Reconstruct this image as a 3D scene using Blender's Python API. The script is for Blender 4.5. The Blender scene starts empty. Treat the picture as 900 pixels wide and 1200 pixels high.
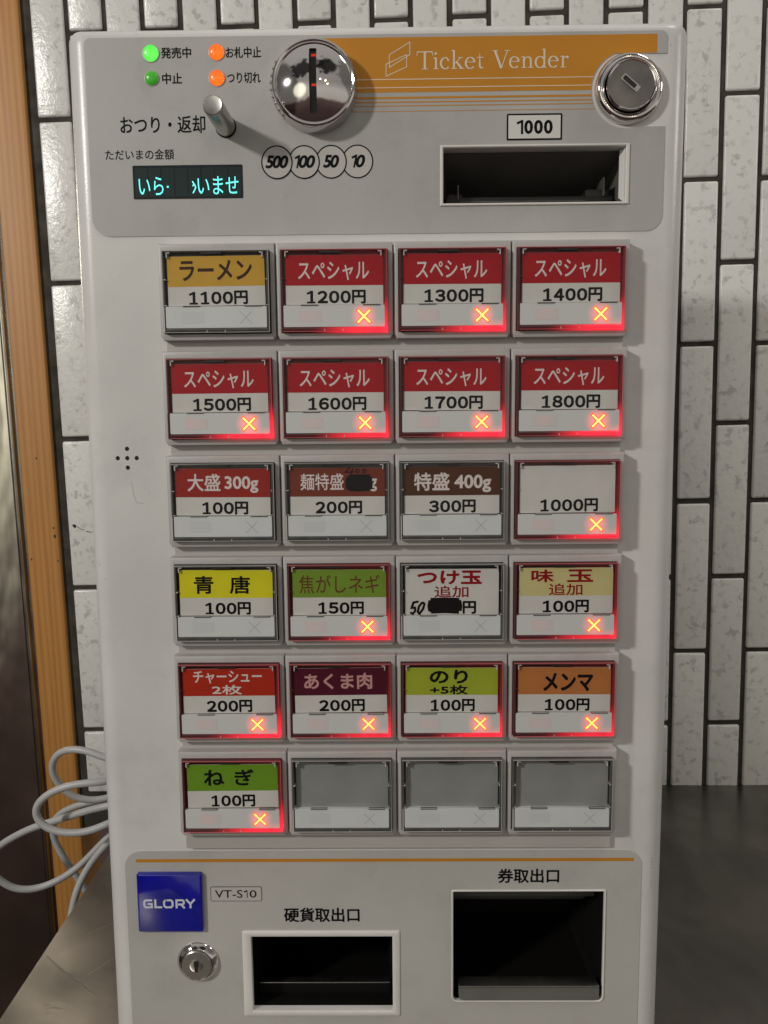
import bpy, bmesh, math, random
from mathutils import Matrix, Vector, Euler
random.seed(7)
S = bpy.context.scene
COL = S.collection
MM = 0.001

# ------------------------------------------------------------------ camera
cd = bpy.data.cameras.new('camera'); cam = bpy.data.objects.new('camera', cd); COL.objects.link(cam)
cd.sensor_fit = 'HORIZONTAL'; cd.sensor_width = 36.0; cd.lens = 36.0
cd.clip_start = 0.01; cd.clip_end = 50
cam.location = (-1.6285*MM, -387.97*MM, -90.48*MM)
cam.rotation_euler = (1.4603, 0.0087, 0.0093)
S.camera = cam

# ------------------------------------------------------------------ world (the dim room all round)
W = bpy.data.worlds.new('World'); S.world = W; W.use_nodes = True
nt = W.node_tree; nt.nodes.clear()
def wn(t, **k):
    n = nt.nodes.new(t)
    for a, v in k.items(): setattr(n, a, v)
    return n
out = wn('ShaderNodeOutputWorld'); bg = wn('ShaderNodeBackground')
tc = wn('ShaderNodeTexCoord'); sp = wn('ShaderNodeSeparateXYZ'); nt.links.new(tc.outputs['Generated'], sp.inputs[0])
noi = wn('ShaderNodeTexNoise'); noi.inputs['Scale'].default_value = 2.2; noi.inputs['Detail'].default_value = 3
nt.links.new(tc.outputs['Generated'], noi.inputs['Vector'])
ad = wn('ShaderNodeMath', operation='MULTIPLY_ADD'); ad.inputs[1].default_value = 0.22; ad.inputs[2].default_value = -0.11
nt.links.new(noi.outputs['Fac'], ad.inputs[0])
ad2 = wn('ShaderNodeMath', operation='ADD'); nt.links.new(sp.outputs['Z'], ad2.inputs[0]); nt.links.new(ad.outputs[0], ad2.inputs[1])
mr = wn('ShaderNodeMapRange'); mr.inputs[1].default_value = -1; mr.inputs[2].default_value = 1
nt.links.new(ad2.outputs[0], mr.inputs[0])
rp = wn('ShaderNodeValToRGB'); e = rp.color_ramp.elements
e[0].position = 0.0; e[0].color = (.048, .030, .022, 1)
e[1].position = 1.0; e[1].color = (.62, .60, .56, 1)
for pos, c in ((.30, (.085, .055, .050)), (.405, (.15, .100, .092)), (.435, (.70, .66, .58)), (.56, (.78, .76, .70)), (.66, (.46, .44, .41))):
    x = e.new(pos); x.color = (*c, 1)
nt.links.new(mr.outputs[0], rp.inputs[0])
def wmul(src, d, c0, c1, lo):
    """darken the room round direction d (a person and dark patches added for the chrome to reflect)"""
    dp = wn('ShaderNodeVectorMath', operation='DOT_PRODUCT'); dp.inputs[1].default_value = Vector(d).normalized(); nt.links.new(tc.outputs['Generated'], dp.inputs[0])
    a = wn('ShaderNodeMath', operation='MULTIPLY_ADD'); a.inputs[1].default_value = .10; nt.links.new(noi2.outputs['Fac'], a.inputs[0]); nt.links.new(dp.outputs['Value'], a.inputs[2])
    r = wn('ShaderNodeMapRange'); r.interpolation_type = 'SMOOTHSTEP'; r.inputs[1].default_value = c0+.05; r.inputs[2].default_value = c1+.05; r.inputs[3].default_value = 1; r.inputs[4].default_value = lo
    nt.links.new(a.outputs[0], r.inputs[0])
    m = wn('ShaderNodeVectorMath', operation='SCALE'); nt.links.new(src, m.inputs[0]); nt.links.new(r.outputs[0], m.inputs['Scale']); return m.outputs[0]
noi2 = wn('ShaderNodeTexNoise'); noi2.inputs['Scale'].default_value = 9; noi2.inputs['Detail'].default_value = 3; nt.links.new(tc.outputs['Generated'], noi2.inputs['Vector'])
v = wmul(rp.outputs[0], (-.34, -.66, .60), .955, .978, .09)
v = wmul(v, (.26, -.66, .66), .962, .984, .08)
v = wmul(v, (-1, -.35, .1), .72, .80, .30)
v = wmul(v, (.10, -.75, .95), .985, .992, .5)
v = wmul(v, (1, -.30, .55), .86, .90, .45)
dp = wn('ShaderNodeVectorMath', operation='DOT_PRODUCT'); dp.inputs[1].default_value = Vector((-.46, -.88, .09)).normalized(); nt.links.new(tc.outputs['Generated'], dp.inputs[0])
pr = wn('ShaderNodeMapRange'); pr.interpolation_type = 'SMOOTHSTEP'; pr.inputs[1].default_value = .975; pr.inputs[2].default_value = .992; pr.inputs[3].default_value = 0; pr.inputs[4].default_value = 1; nt.links.new(dp.outputs['Value'], pr.inputs[0])
gl = wn('ShaderNodeVectorMath', operation='SCALE'); gl.inputs[0].default_value = (1.5, 1.48, 1.15); nt.links.new(pr.outputs[0], gl.inputs['Scale'])
sm = wn('ShaderNodeVectorMath', operation='ADD'); nt.links.new(v, sm.inputs[0]); nt.links.new(gl.outputs[0], sm.inputs[1]); v = sm.outputs[0]   # bright patch added to the world for the steel panel to reflect
nt.links.new(v, bg.inputs[0]); bg.inputs[1].default_value = 0.66
nt.links.new(bg.outputs[0], out.inputs[0])

# ------------------------------------------------------------------ lamps
def area(name, loc, target, power, size, color):
    l = bpy.data.lights.new(name, 'AREA'); l.shape = 'DISK'; l.size = size; l.energy = power; l.color = color
    o = bpy.data.objects.new(name, l); COL.objects.link(o); o.location = loc
    o.rotation_euler = (Vector(target) - Vector(loc)).to_track_quat('-Z', 'Y').to_euler(); return o
area('ceiling_spot', (-1.52, -1.24, .78), (.0, .0, -.15), 24.5, .19, (1, .965, .915))
area('overhead_fill', (.9, -.3, 1.5), (.1, .1, -.2), 5, .35, (1, .94, .87))  # soft fill added overhead, also mirrored in the chrome
area('side_lamp', (1.05, -.16, .42), (.14, .1, -.2), 1.5, .2, (1, .97, .93))
for loc, pw in (((.55, -1.9, .75), .8), ((.75, -2.1, .62), .8), ((.30, -2.3, .95), .8)):
    l = bpy.data.lights.new('bulb', 'POINT'); l.energy = pw; l.shadow_soft_size = .03; l.color = (1, .85, .62)
    o = bpy.data.objects.new('bulb', l); COL.objects.link(o); o.location = loc

S.view_settings.view_transform = 'Standard'; S.view_settings.look = 'None'
S.view_settings.exposure = -.03; S.view_settings.gamma = 1
S.render.engine = 'CYCLES'
S.cycles.max_bounces = 8; S.cycles.transparent_max_bounces = 12
S.cycles.use_denoising = True

# ------------------------------------------------------------------ materials
def mat(name, color, rough=.5, metal=0., noise=None, bump=None, emit=None, spec=.5, coat=0, alpha=None):
    """noise=(scale, amount[, stretch xyz]) tints the base; bump=(scale, strength)"""
    m = bpy.data.materials.new(name); m.use_nodes = True
    t = m.node_tree; b = t.nodes['Principled BSDF']
    b.inputs['Base Color'].default_value = (*color, 1); b.inputs['Roughness'].default_value = rough
    b.inputs['Metallic'].default_value = metal; b.inputs['Specular IOR Level'].default_value = spec
    if coat: b.inputs['Coat Weight'].default_value = coat; b.inputs['Coat Roughness'].default_value = .08
    tcn = t.nodes.new('ShaderNodeTexCoord')
    if noise:
        mp = t.nodes.new('ShaderNodeMapping'); t.links.new(tcn.outputs['Object'], mp.inputs[0])
        if len(noise) > 2: mp.inputs['Scale'].default_value = noise[2]
        n = t.nodes.new('ShaderNodeTexNoise'); n.inputs['Scale'].default_value = noise[0]; n.inputs['Detail'].default_value = 6
        t.links.new(mp.outputs[0], n.inputs['Vector'])
        r = t.nodes.new('ShaderNodeMapRange'); r.inputs[1].default_value = .3; r.inputs[2].default_value = .7
        r.inputs[3].default_value = 1 - noise[1]; r.inputs[4].default_value = 1 + noise[1]*.5
        t.links.new(n.outputs['Fac'], r.inputs[0])
        mx = t.nodes.new('ShaderNodeVectorMath'); mx.operation = 'SCALE'; mx.inputs[0].default_value = color
        t.links.new(r.outputs[0], mx.inputs['Scale']); t.links.new(mx.outputs[0], b.inputs['Base Color'])
        rr = t.nodes.new('ShaderNodeMapRange'); rr.inputs[1].default_value = .3; rr.inputs[2].default_value = .7
        rr.inputs[3].default_value = min(1, rough*1.2); rr.inputs[4].default_value = rough*.85
        t.links.new(n.outputs['Fac'], rr.inputs[0]); t.links.new(rr.outputs[0], b.inputs['Roughness'])
    if bump:
        n = t.nodes.new('ShaderNodeTexNoise'); n.inputs['Scale'].default_value = bump[0]; n.inputs['Detail'].default_value = 4
        t.links.new(tcn.outputs['Object'], n.inputs['Vector'])
        bp = t.nodes.new('ShaderNodeBump'); bp.inputs['Strength'].default_value = bump[1]; bp.inputs['Distance'].default_value = .0006
        t.links.new(n.outputs['Fac'], bp.inputs['Height']); t.links.new(bp.outputs[0], b.inputs['Normal'])
    if emit:
        b.inputs['Emission Color'].default_value = (*emit[0], 1); b.inputs['Emission Strength'].default_value = emit[1]
    return m

M = {}
M['body'] = mat('cream_plastic', (.655, .645, .628), .30, noise=(17, .09), bump=(900, .10))
M['cover_grey'] = mat('grey_overlay', (.445, .44, .425), .42, noise=(28, .10, (1, 1, .35)), bump=(1400, .05))
M['cover_light'] = mat('light_grey_overlay', (.475, .46, .437), .45, noise=(20, .08), bump=(1200, .08))
M['housing'] = mat('grey_button_plastic', (.45, .43, .42), .42, noise=(60, .06), bump=(1500, .08))
M['base'] = mat('grey_base_plastic', (.45, .43, .41), .45, noise=(30, .06))
def grime(m, scale, lo, speck):
    t = m.node_tree; b = t.nodes['Principled BSDF']; src = b.inputs['Base Color'].links[0].from_socket
    tcn = t.nodes.new('ShaderNodeTexCoord')
    n = t.nodes.new('ShaderNodeTexNoise'); n.inputs['Scale'].default_value = scale; n.inputs['Detail'].default_value = 8; n.inputs['Roughness'].default_value = .7; t.links.new(tcn.outputs['Object'], n.inputs['Vector'])
    r = t.nodes.new('ShaderNodeMapRange'); r.inputs[1].default_value = .52; r.inputs[2].default_value = .74; r.inputs[3].default_value = 1; r.inputs[4].default_value = lo; t.links.new(n.outputs['Fac'], r.inputs[0])
    n2 = t.nodes.new('ShaderNodeTexNoise'); n2.inputs['Scale'].default_value = 480; n2.inputs['Detail'].default_value = 2; t.links.new(tcn.outputs['Object'], n2.inputs['Vector'])
    r2 = t.nodes.new('ShaderNodeMapRange'); r2.inputs[1].default_value = .735; r2.inputs[2].default_value = .77; r2.inputs[3].default_value = 1; r2.inputs[4].default_value = speck; t.links.new(n2.outputs['Fac'], r2.inputs[0])
    mu = t.nodes.new('ShaderNodeMath'); mu.operation = 'MULTIPLY'; t.links.new(r.outputs[0], mu.inputs[0]); t.links.new(r2.outputs[0], mu.inputs[1])
    sc = t.nodes.new('ShaderNodeVectorMath'); sc.operation = 'SCALE'; t.links.new(src, sc.inputs[0]); t.links.new(mu.outputs[0], sc.inputs['Scale']); t.links.new(sc.outputs[0], b.inputs['Base Color'])
grime(M['body'], 22, .88, .72); grime(M['cover_grey'], 30, .86, .75); grime(M['cover_light'], 26, .88, .75); grime(M['housing'], 50, .90, .8)
M['orange'] = mat('orange_print', (.53, .215, .008), .5, noise=(40, .08))
M['pale'] = mat('pale_print', (.72, .62, .48), .5)
M['ink'] = mat('black_ink', (.005, .005, .006), .6, spec=.12)
M['chrome'] = mat('chrome', (.74, .70, .69), .07, 1., noise=(25, .10))
M['steel'] = mat('brushed_steel', (.50, .49, .47), .30, 1., noise=(60, .2))
M['steel_dark'] = mat('dull_steel', (.22, .21, .20), .38, .9, noise=(90, .25))
M['black'] = mat('black_plastic', (.014, .013, .012), .4, noise=(60, .3))
M['well'] = mat('matt_black', (.006, .0055, .005), .6, spec=.15)
M['dark'] = mat('dark_grey_plastic', (.075, .072, .068), .45, noise=(50, .3))
M['white'] = mat('white_plastic', (.70, .68, .65), .4, noise=(50, .05))
M['sticker'] = mat('grey_sticker', (.50, .48, .46), .35)
M['badge_blue'] = mat('blue_acrylic', (.006, .008, .30), .12, noise=(60, .3), coat=.6)
M['badge_text'] = mat('silver_print', (.62, .64, .74), .4)
M['rubber'] = mat('rubber', (.02, .02, .02), .8)
M['scuff'] = mat('scuff', (.03, .03, .03), .8)
M['card'] = mat('white_card', (.66, .64, .615), .6, noise=(80, .05))
M['strip'] = mat('milky_strip', (.58, .60, .59), .35, noise=(60, .05))
M['strip_mark'] = mat('faint_mark', (.535, .55, .54), .4)
M['cross_mark'] = mat('faint_cross', (.37, .38, .38), .4)
M['blank'] = mat('smoked_panel', (.30, .305, .295), .25, noise=(22, .25))
M['throat'] = mat('grey_throat', (.11, .103, .095), .5, noise=(40, .2))
M['lip'] = mat('satin_grey_metal', (.30, .295, .28), .3, .6, noise=(60, .15))
for k, c in dict(b_ramen=(.62, .36, .045), b_red=(.40, .006, .014), b_red2=(.33, .018, .012), b_brown=(.19, .035, .018), b_choc=(.085, .028, .010),
                 b_yellow=(.74, .68, .02), b_green=(.19, .31, .035), b_cream=(.64, .56, .27), b_redbr=(.46, .028, .010), b_maroon=(.085, .006, .022),
                 b_olive=(.37, .44, .035), b_orange=(.52, .19, .055), b_green2=(.16, .32, .02)).items():
    M[k] = mat('print_'+k[2:], c, .5, noise=(70, .08), spec=.18)
M['t_white'] = mat('white_lettering', (.74, .66, .64), .5)
M['t_brown'] = mat('brown_lettering', (.14, .055, .02), .5, spec=.15)
M['t_red'] = mat('dark_red_lettering', (.28, .006, .012), .5, spec=.15)
M['t_pink'] = mat('pink_lettering', (.60, .30, .30), .5, spec=.15)
M['t_ramen'] = mat('dark_brown_lettering', (.045, .018, .01), .5, spec=.15)
M['marker'] = mat('marker_ink', (.007, .006, .007), .5, spec=.15)
M['paper'] = mat('white_paper', (.66, .65, .62), .55)
M['glass_dark'] = mat('display_glass', (.006, .016, .016), .15, noise=(200, .3))
M['vfd'] = mat('lit_display', (.1, .5, .5), .5, emit=((.13, .95, .88), 1.05))
M['lamp_green'] = mat('lit_green_lamp', (.01, .08, .01), .25, emit=((.16, 1.0, .12), 1.0))
M['lamp_green_off'] = mat('green_lamp', (.06, .36, .03), .3, emit=((.06, .8, .03), .16))
M['lamp_orange'] = mat('lit_orange_lamp', (.10, .012, .002), .25, emit=((1.0, .20, .015), 1.0))
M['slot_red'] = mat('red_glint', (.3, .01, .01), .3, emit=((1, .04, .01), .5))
M['grout'] = mat('dark_grout', (.042, .036, .028), .9, noise=(60, .35), bump=(300, .5))
M['cable'] = mat('grey_cable_sheath', (.42, .42, .42), .42, noise=(30, .12))
M['x_core'] = mat('lit_cross_core', (.9, .6, .2), .5, emit=((1.0, .66, .15), 1.1))
M['x_halo'] = mat('lit_cross_edge', (.8, .1, .05), .5, emit=((1.0, .09, .03), 1.0))

def hot(m, rim):
    t = m.node_tree; b = t.nodes['Principled BSDF']; lw = t.nodes.new('ShaderNodeLayerWeight'); lw.inputs[0].default_value = .35
    mx = t.nodes.new('ShaderNodeMix'); mx.data_type = 'RGBA'; mx.inputs[6].default_value = b.inputs['Emission Color'].default_value; mx.inputs[7].default_value = (*rim, 1)
    t.links.new(lw.outputs['Facing'], mx.inputs[0]); t.links.new(mx.outputs[2], b.inputs['Emission Color'])
hot(M['lamp_green'], (.01, .55, .01)); hot(M['lamp_orange'], (.85, .035, .0))
def grad_lit(name, base, kind, gain=1.0):
    """plastic glowing from a red LED at object position (39, *, -36) mm of its button"""
    m = mat(name, base, .35); t = m.node_tree; b = t.nodes['Principled BSDF']
    tcn = t.nodes.new('ShaderNodeTexCoord')
    def dist(x, z, sx, sz):
        mp = t.nodes.new('ShaderNodeMapping'); t.links.new(tcn.outputs['Object'], mp.inputs[0])
        mp.inputs['Location'].default_value = (-x*MM*sx, 0, -z*MM*sz); mp.inputs['Scale'].default_value = (sx, 0, sz)
        l = t.nodes.new('ShaderNodeVectorMath'); l.operation = 'LENGTH'; t.links.new(mp.outputs[0], l.inputs[0]); return l.outputs['Value']
    def ramp(v, r0, r1, hi, lo):
        r = t.nodes.new('ShaderNodeMapRange'); r.interpolation_type = 'SMOOTHSTEP'
        r.inputs[1].default_value = r0*MM; r.inputs[2].default_value = r1*MM; r.inputs[3].default_value = hi; r.inputs[4].default_value = lo
        t.links.new(v, r.inputs[0]); return r.outputs[0]
    def add(a, c):
        n = t.nodes.new('ShaderNodeMath'); n.operation = 'ADD'; t.links.new(a, n.inputs[0]); t.links.new(c, n.inputs[1]); return n.outputs[0]
    if kind == 'strip':
        v = add(ramp(dist(43.4, -36.5, 1, 1), 1.5, 7.5, .62*gain, .0), ramp(dist(52, -43, .42, 1.25), 0, 7.5, .42*gain, .0))
        b.inputs['Emission Color'].default_value = (1, .022, .03, 1)
    elif kind == 'mark':
        v = ramp(dist(15, -36, 1, 1), 0, 12, .05, .0); b.inputs['Emission Color'].default_value = (1, .1, .08, 1)
    else:
        v = add(add(ramp(dist(44, -44.5, .42, 1.6), 0, 12, 1.3*gain, .0), ramp(dist(55.5, -40, 1.6, .62), 0, 9.5, 1.05*gain, .0)),
                ramp(dist(52, -36, 1, 1), 3, 46, .085, .012))
        b.inputs['Emission Color'].default_value = (1, .02, .045, 1)
    t.links.new(v, b.inputs['Emission Strength'])
    return m
for i, gn in enumerate((.8, 1.0, 1.25)):
    M['strip_lit%d' % i] = grad_lit('backlit_milky_strip', (.57, .575, .565), 'strip', gn); M['rim_lit%d' % i] = grad_lit('red_lit_acrylic', (.055, .020, .022), 'rim', gn)
M['mark_lit'] = grad_lit('faint_red_mark', (.55, .525, .52), 'mark')
M['rim'] = mat('smoky_acrylic', (.085, .082, .078), .12, noise=(120, .3))
M['rim_edge'] = mat('acrylic_edge', (.50, .48, .46), .2)
M['edge_lit'] = mat('red_lit_edge', (.30, .12, .12), .3, emit=((1, .03, .05), .20))

def clear(name):
    m = bpy.data.materials.new(name); m.use_nodes = True; t = m.node_tree; t.nodes.clear()
    o = t.nodes.new('ShaderNodeOutputMaterial'); mx = t.nodes.new('ShaderNodeMixShader'); lw = t.nodes.new('ShaderNodeLayerWeight')
    pw = t.nodes.new('ShaderNodeMath'); pw.operation = 'POWER'; pw.inputs[1].default_value = 4; t.links.new(lw.outputs['Facing'], pw.inputs[0])
    f = t.nodes.new('ShaderNodeMath'); f.operation = 'MULTIPLY_ADD'; f.inputs[1].default_value = .35; f.inputs[2].default_value = .012; t.links.new(pw.outputs[0], f.inputs[0]); tr = t.nodes.new('ShaderNodeBsdfTransparent'); g = t.nodes.new('ShaderNodeBsdfGlossy')
    tr.inputs[0].default_value = (.97, .97, .965, 1); g.inputs[1].default_value = .06
    t.links.new(f.outputs[0], mx.inputs[0]); t.links.new(tr.outputs[0], mx.inputs[1]); t.links.new(g.outputs[0], mx.inputs[2])
    t.links.new(mx.outputs[0], o.inputs[0]); return m
M['clear'] = clear('clear_acrylic')

def tile_mat():
    m = mat('speckled_glazed_tile', (.62, .60, .57), .24); t = m.node_tree; b = t.nodes['Principled BSDF']
    tcn = t.nodes.new('ShaderNodeTexCoord')
    def noise(sc, det, rough=.6):
        n = t.nodes.new('ShaderNodeTexNoise'); n.inputs['Scale'].default_value = sc; n.inputs['Detail'].default_value = det; n.inputs['Roughness'].default_value = rough
        t.links.new(tcn.outputs['Object'], n.inputs['Vector']); return n.outputs['Fac']
    def rng(v, a, c, lo, hi):
        r = t.nodes.new('ShaderNodeMapRange'); r.inputs[1].default_value = a; r.inputs[2].default_value = c; r.inputs[3].default_value = lo; r.inputs[4].default_value = hi
        t.links.new(v, r.inputs[0]); return r.outputs[0]
    def mul(a, c):
        n = t.nodes.new('ShaderNodeMath'); n.operation = 'MULTIPLY'; t.links.new(a, n.inputs[0]); t.links.new(c, n.inputs[1]); return n.outputs[0]
    n1 = noise(110, 5, .62); n2 = noise(45, 3); at = t.nodes.new('ShaderNodeAttribute'); at.attribute_name = 'tone'
    blot = rng(n1, .53, .60, 1.0, .68); gate = rng(n2, .40, .60, .15, 1.)
    inv = t.nodes.new('ShaderNodeMix'); inv.data_type = 'FLOAT'; inv.inputs[2].default_value = 1.0
    t.links.new(gate, inv.inputs[0]); t.links.new(blot, inv.inputs[3])
    v = mul(inv.outputs[0], at.outputs['Fac'])
    sc = t.nodes.new('ShaderNodeVectorMath'); sc.operation = 'SCALE'; sc.inputs[0].default_value = (.68, .672, .645); t.links.new(v, sc.inputs['Scale'])
    t.links.new(sc.outputs[0], b.inputs['Base Color'])
    h = noise(210, 5, .6); hb = t.nodes.new('ShaderNodeBump'); hb.inputs['Strength'].default_value = .30; hb.inputs['Distance'].default_value = .0016
    t.links.new(h, hb.inputs['Height']); t.links.new(hb.outputs[0], b.inputs['Normal'])
    return m
M['tile'] = tile_mat()

def wood_mat():
    m = mat('pine_wood', (.45, .23, .075), .5); t = m.node_tree; b = t.nodes['Principled BSDF']
    tcn = t.nodes.new('ShaderNodeTexCoord'); mp = t.nodes.new('ShaderNodeMapping'); t.links.new(tcn.outputs['Object'], mp.inputs[0])
    mp.inputs['Scale'].default_value = (1, 1, .035)
    n = t.nodes.new('ShaderNodeTexNoise'); n.inputs['Scale'].default_value = 190; n.inputs['Detail'].default_value = 5; n.inputs['Distortion'].default_value = .4
    t.links.new(mp.outputs[0], n.inputs['Vector'])
    mp2 = t.nodes.new('ShaderNodeMapping'); t.links.new(tcn.outputs['Object'], mp2.inputs[0]); mp2.inputs['Scale'].default_value = (1, 1, .02); mp2.inputs['Rotation'].default_value = (0, .012, 0)
    w = t.nodes.new('ShaderNodeTexWave'); w.inputs['Scale'].default_value = 55; w.inputs['Distortion'].default_value = 3; w.inputs['Detail'].default_value = 3; w.inputs['Detail Scale'].default_value = 2
    t.links.new(mp2.outputs[0], w.inputs['Vector'])
    ra = t.nodes.new('ShaderNodeValToRGB'); ra.color_ramp.elements[0].color = (.36, .155, .030, 1); ra.color_ramp.elements[1].color = (.46, .215, .050, 1)
    ra.color_ramp.elements[0].position = .25; ra.color_ramp.elements[1].position = .7
    ma = t.nodes.new('ShaderNodeMath'); ma.operation = 'MULTIPLY_ADD'; ma.inputs[1].default_value = .35; t.links.new(w.outputs['Fac'], ma.inputs[0])
    hf = t.nodes.new('ShaderNodeMath'); hf.operation = 'MULTIPLY'; hf.inputs[1].default_value = .65; t.links.new(n.outputs['Fac'], hf.inputs[0]); t.links.new(hf.outputs[0], ma.inputs[2])
    t.links.new(ma.outputs[0], ra.inputs[0]); t.links.new(ra.outputs[0], b.inputs['Base Color'])
    bp = t.nodes.new('ShaderNodeBump'); bp.inputs['Strength'].default_value = .3; bp.inputs['Distance'].default_value = .0006
    t.links.new(n.outputs['Fac'], bp.inputs['Height']); t.links.new(bp.outputs[0], b.inputs['Normal'])
    return m
M['wood'] = wood_mat()

def steel_sheet(name, color, rough, stain, scale, stretch):
    m = mat(name, color, rough, 1.); t = m.node_tree; b = t.nodes['Principled BSDF']
    tcn = t.nodes.new('ShaderNodeTexCoord')
    n = t.nodes.new('ShaderNodeTexNoise'); n.inputs['Scale'].default_value = scale; n.inputs['Detail'].default_value = 7; n.inputs['Distortion'].default_value = .8
    t.links.new(tcn.outputs['Object'], n.inputs['Vector'])
    r = t.nodes.new('ShaderNodeMapRange'); r.inputs[1].default_value = .35; r.inputs[2].default_value = .65; r.inputs[3].default_value = 1-stain; r.inputs[4].default_value = 1.08
    t.links.new(n.outputs['Fac'], r.inputs[0])
    # fine scratches
    mp = t.nodes.new('ShaderNodeMapping'); t.links.new(tcn.outputs['Object'], mp.inputs[0]); mp.inputs['Scale'].default_value = stretch
    s = t.nodes.new('ShaderNodeTexNoise'); s.inputs['Scale'].default_value = 160; s.inputs['Detail'].default_value = 4; t.links.new(mp.outputs[0], s.inputs['Vector'])
    r2 = t.nodes.new('ShaderNodeMapRange'); r2.inputs[1].default_value = .3; r2.inputs[2].default_value = .7; r2.inputs[3].default_value = .975; r2.inputs[4].default_value = 1.025
    t.links.new(s.outputs['Fac'], r2.inputs[0])
    mu = t.nodes.new('ShaderNodeMath'); mu.operation = 'MULTIPLY'; t.links.new(r.outputs[0], mu.inputs[0]); t.links.new(r2.outputs[0], mu.inputs[1])
    sc = t.nodes.new('ShaderNodeVectorMath'); sc.operation = 'SCALE'; sc.inputs[0].default_value = color; t.links.new(mu.outputs[0], sc.inputs['Scale'])
    t.links.new(sc.outputs[0], b.inputs['Base Color'])
    rr = t.nodes.new('ShaderNodeMapRange'); rr.inputs[1].default_value = .3; rr.inputs[2].default_value = .7; rr.inputs[3].default_value = rough*1.3; rr.inputs[4].default_value = rough*.8
    t.links.new(n.outputs['Fac'], rr.inputs[0]); t.links.new(rr.outputs[0], b.inputs['Roughness'])
    return m
M['counter'] = steel_sheet('worn_steel_counter', (.23, .212, .19), .40, .40, 9, (1, .06, 1))
M['panel'] = steel_sheet('polished_steel_panel', (.52, .48, .41), .20, .5, 6, (.05, 1, 1))
def dents(m):
    t = m.node_tree; b = t.nodes['Principled BSDF']; tcn = t.nodes.new('ShaderNodeTexCoord'); mp = t.nodes.new('ShaderNodeMapping'); mp.inputs['Scale'].default_value = (1, 1, .35)
    n = t.nodes.new('ShaderNodeTexNoise'); n.inputs['Scale'].default_value = 16; n.inputs['Detail'].default_value = 3; bp = t.nodes.new('ShaderNodeBump'); bp.inputs['Strength'].default_value = .5; bp.inputs['Distance'].default_value = .012
    t.links.new(tcn.outputs['Object'], mp.inputs[0]); t.links.new(mp.outputs[0], n.inputs['Vector']); t.links.new(n.outputs['Fac'], bp.inputs['Height']); t.links.new(bp.outputs[0], b.inputs['Normal'])
dents(M['panel'])

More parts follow.
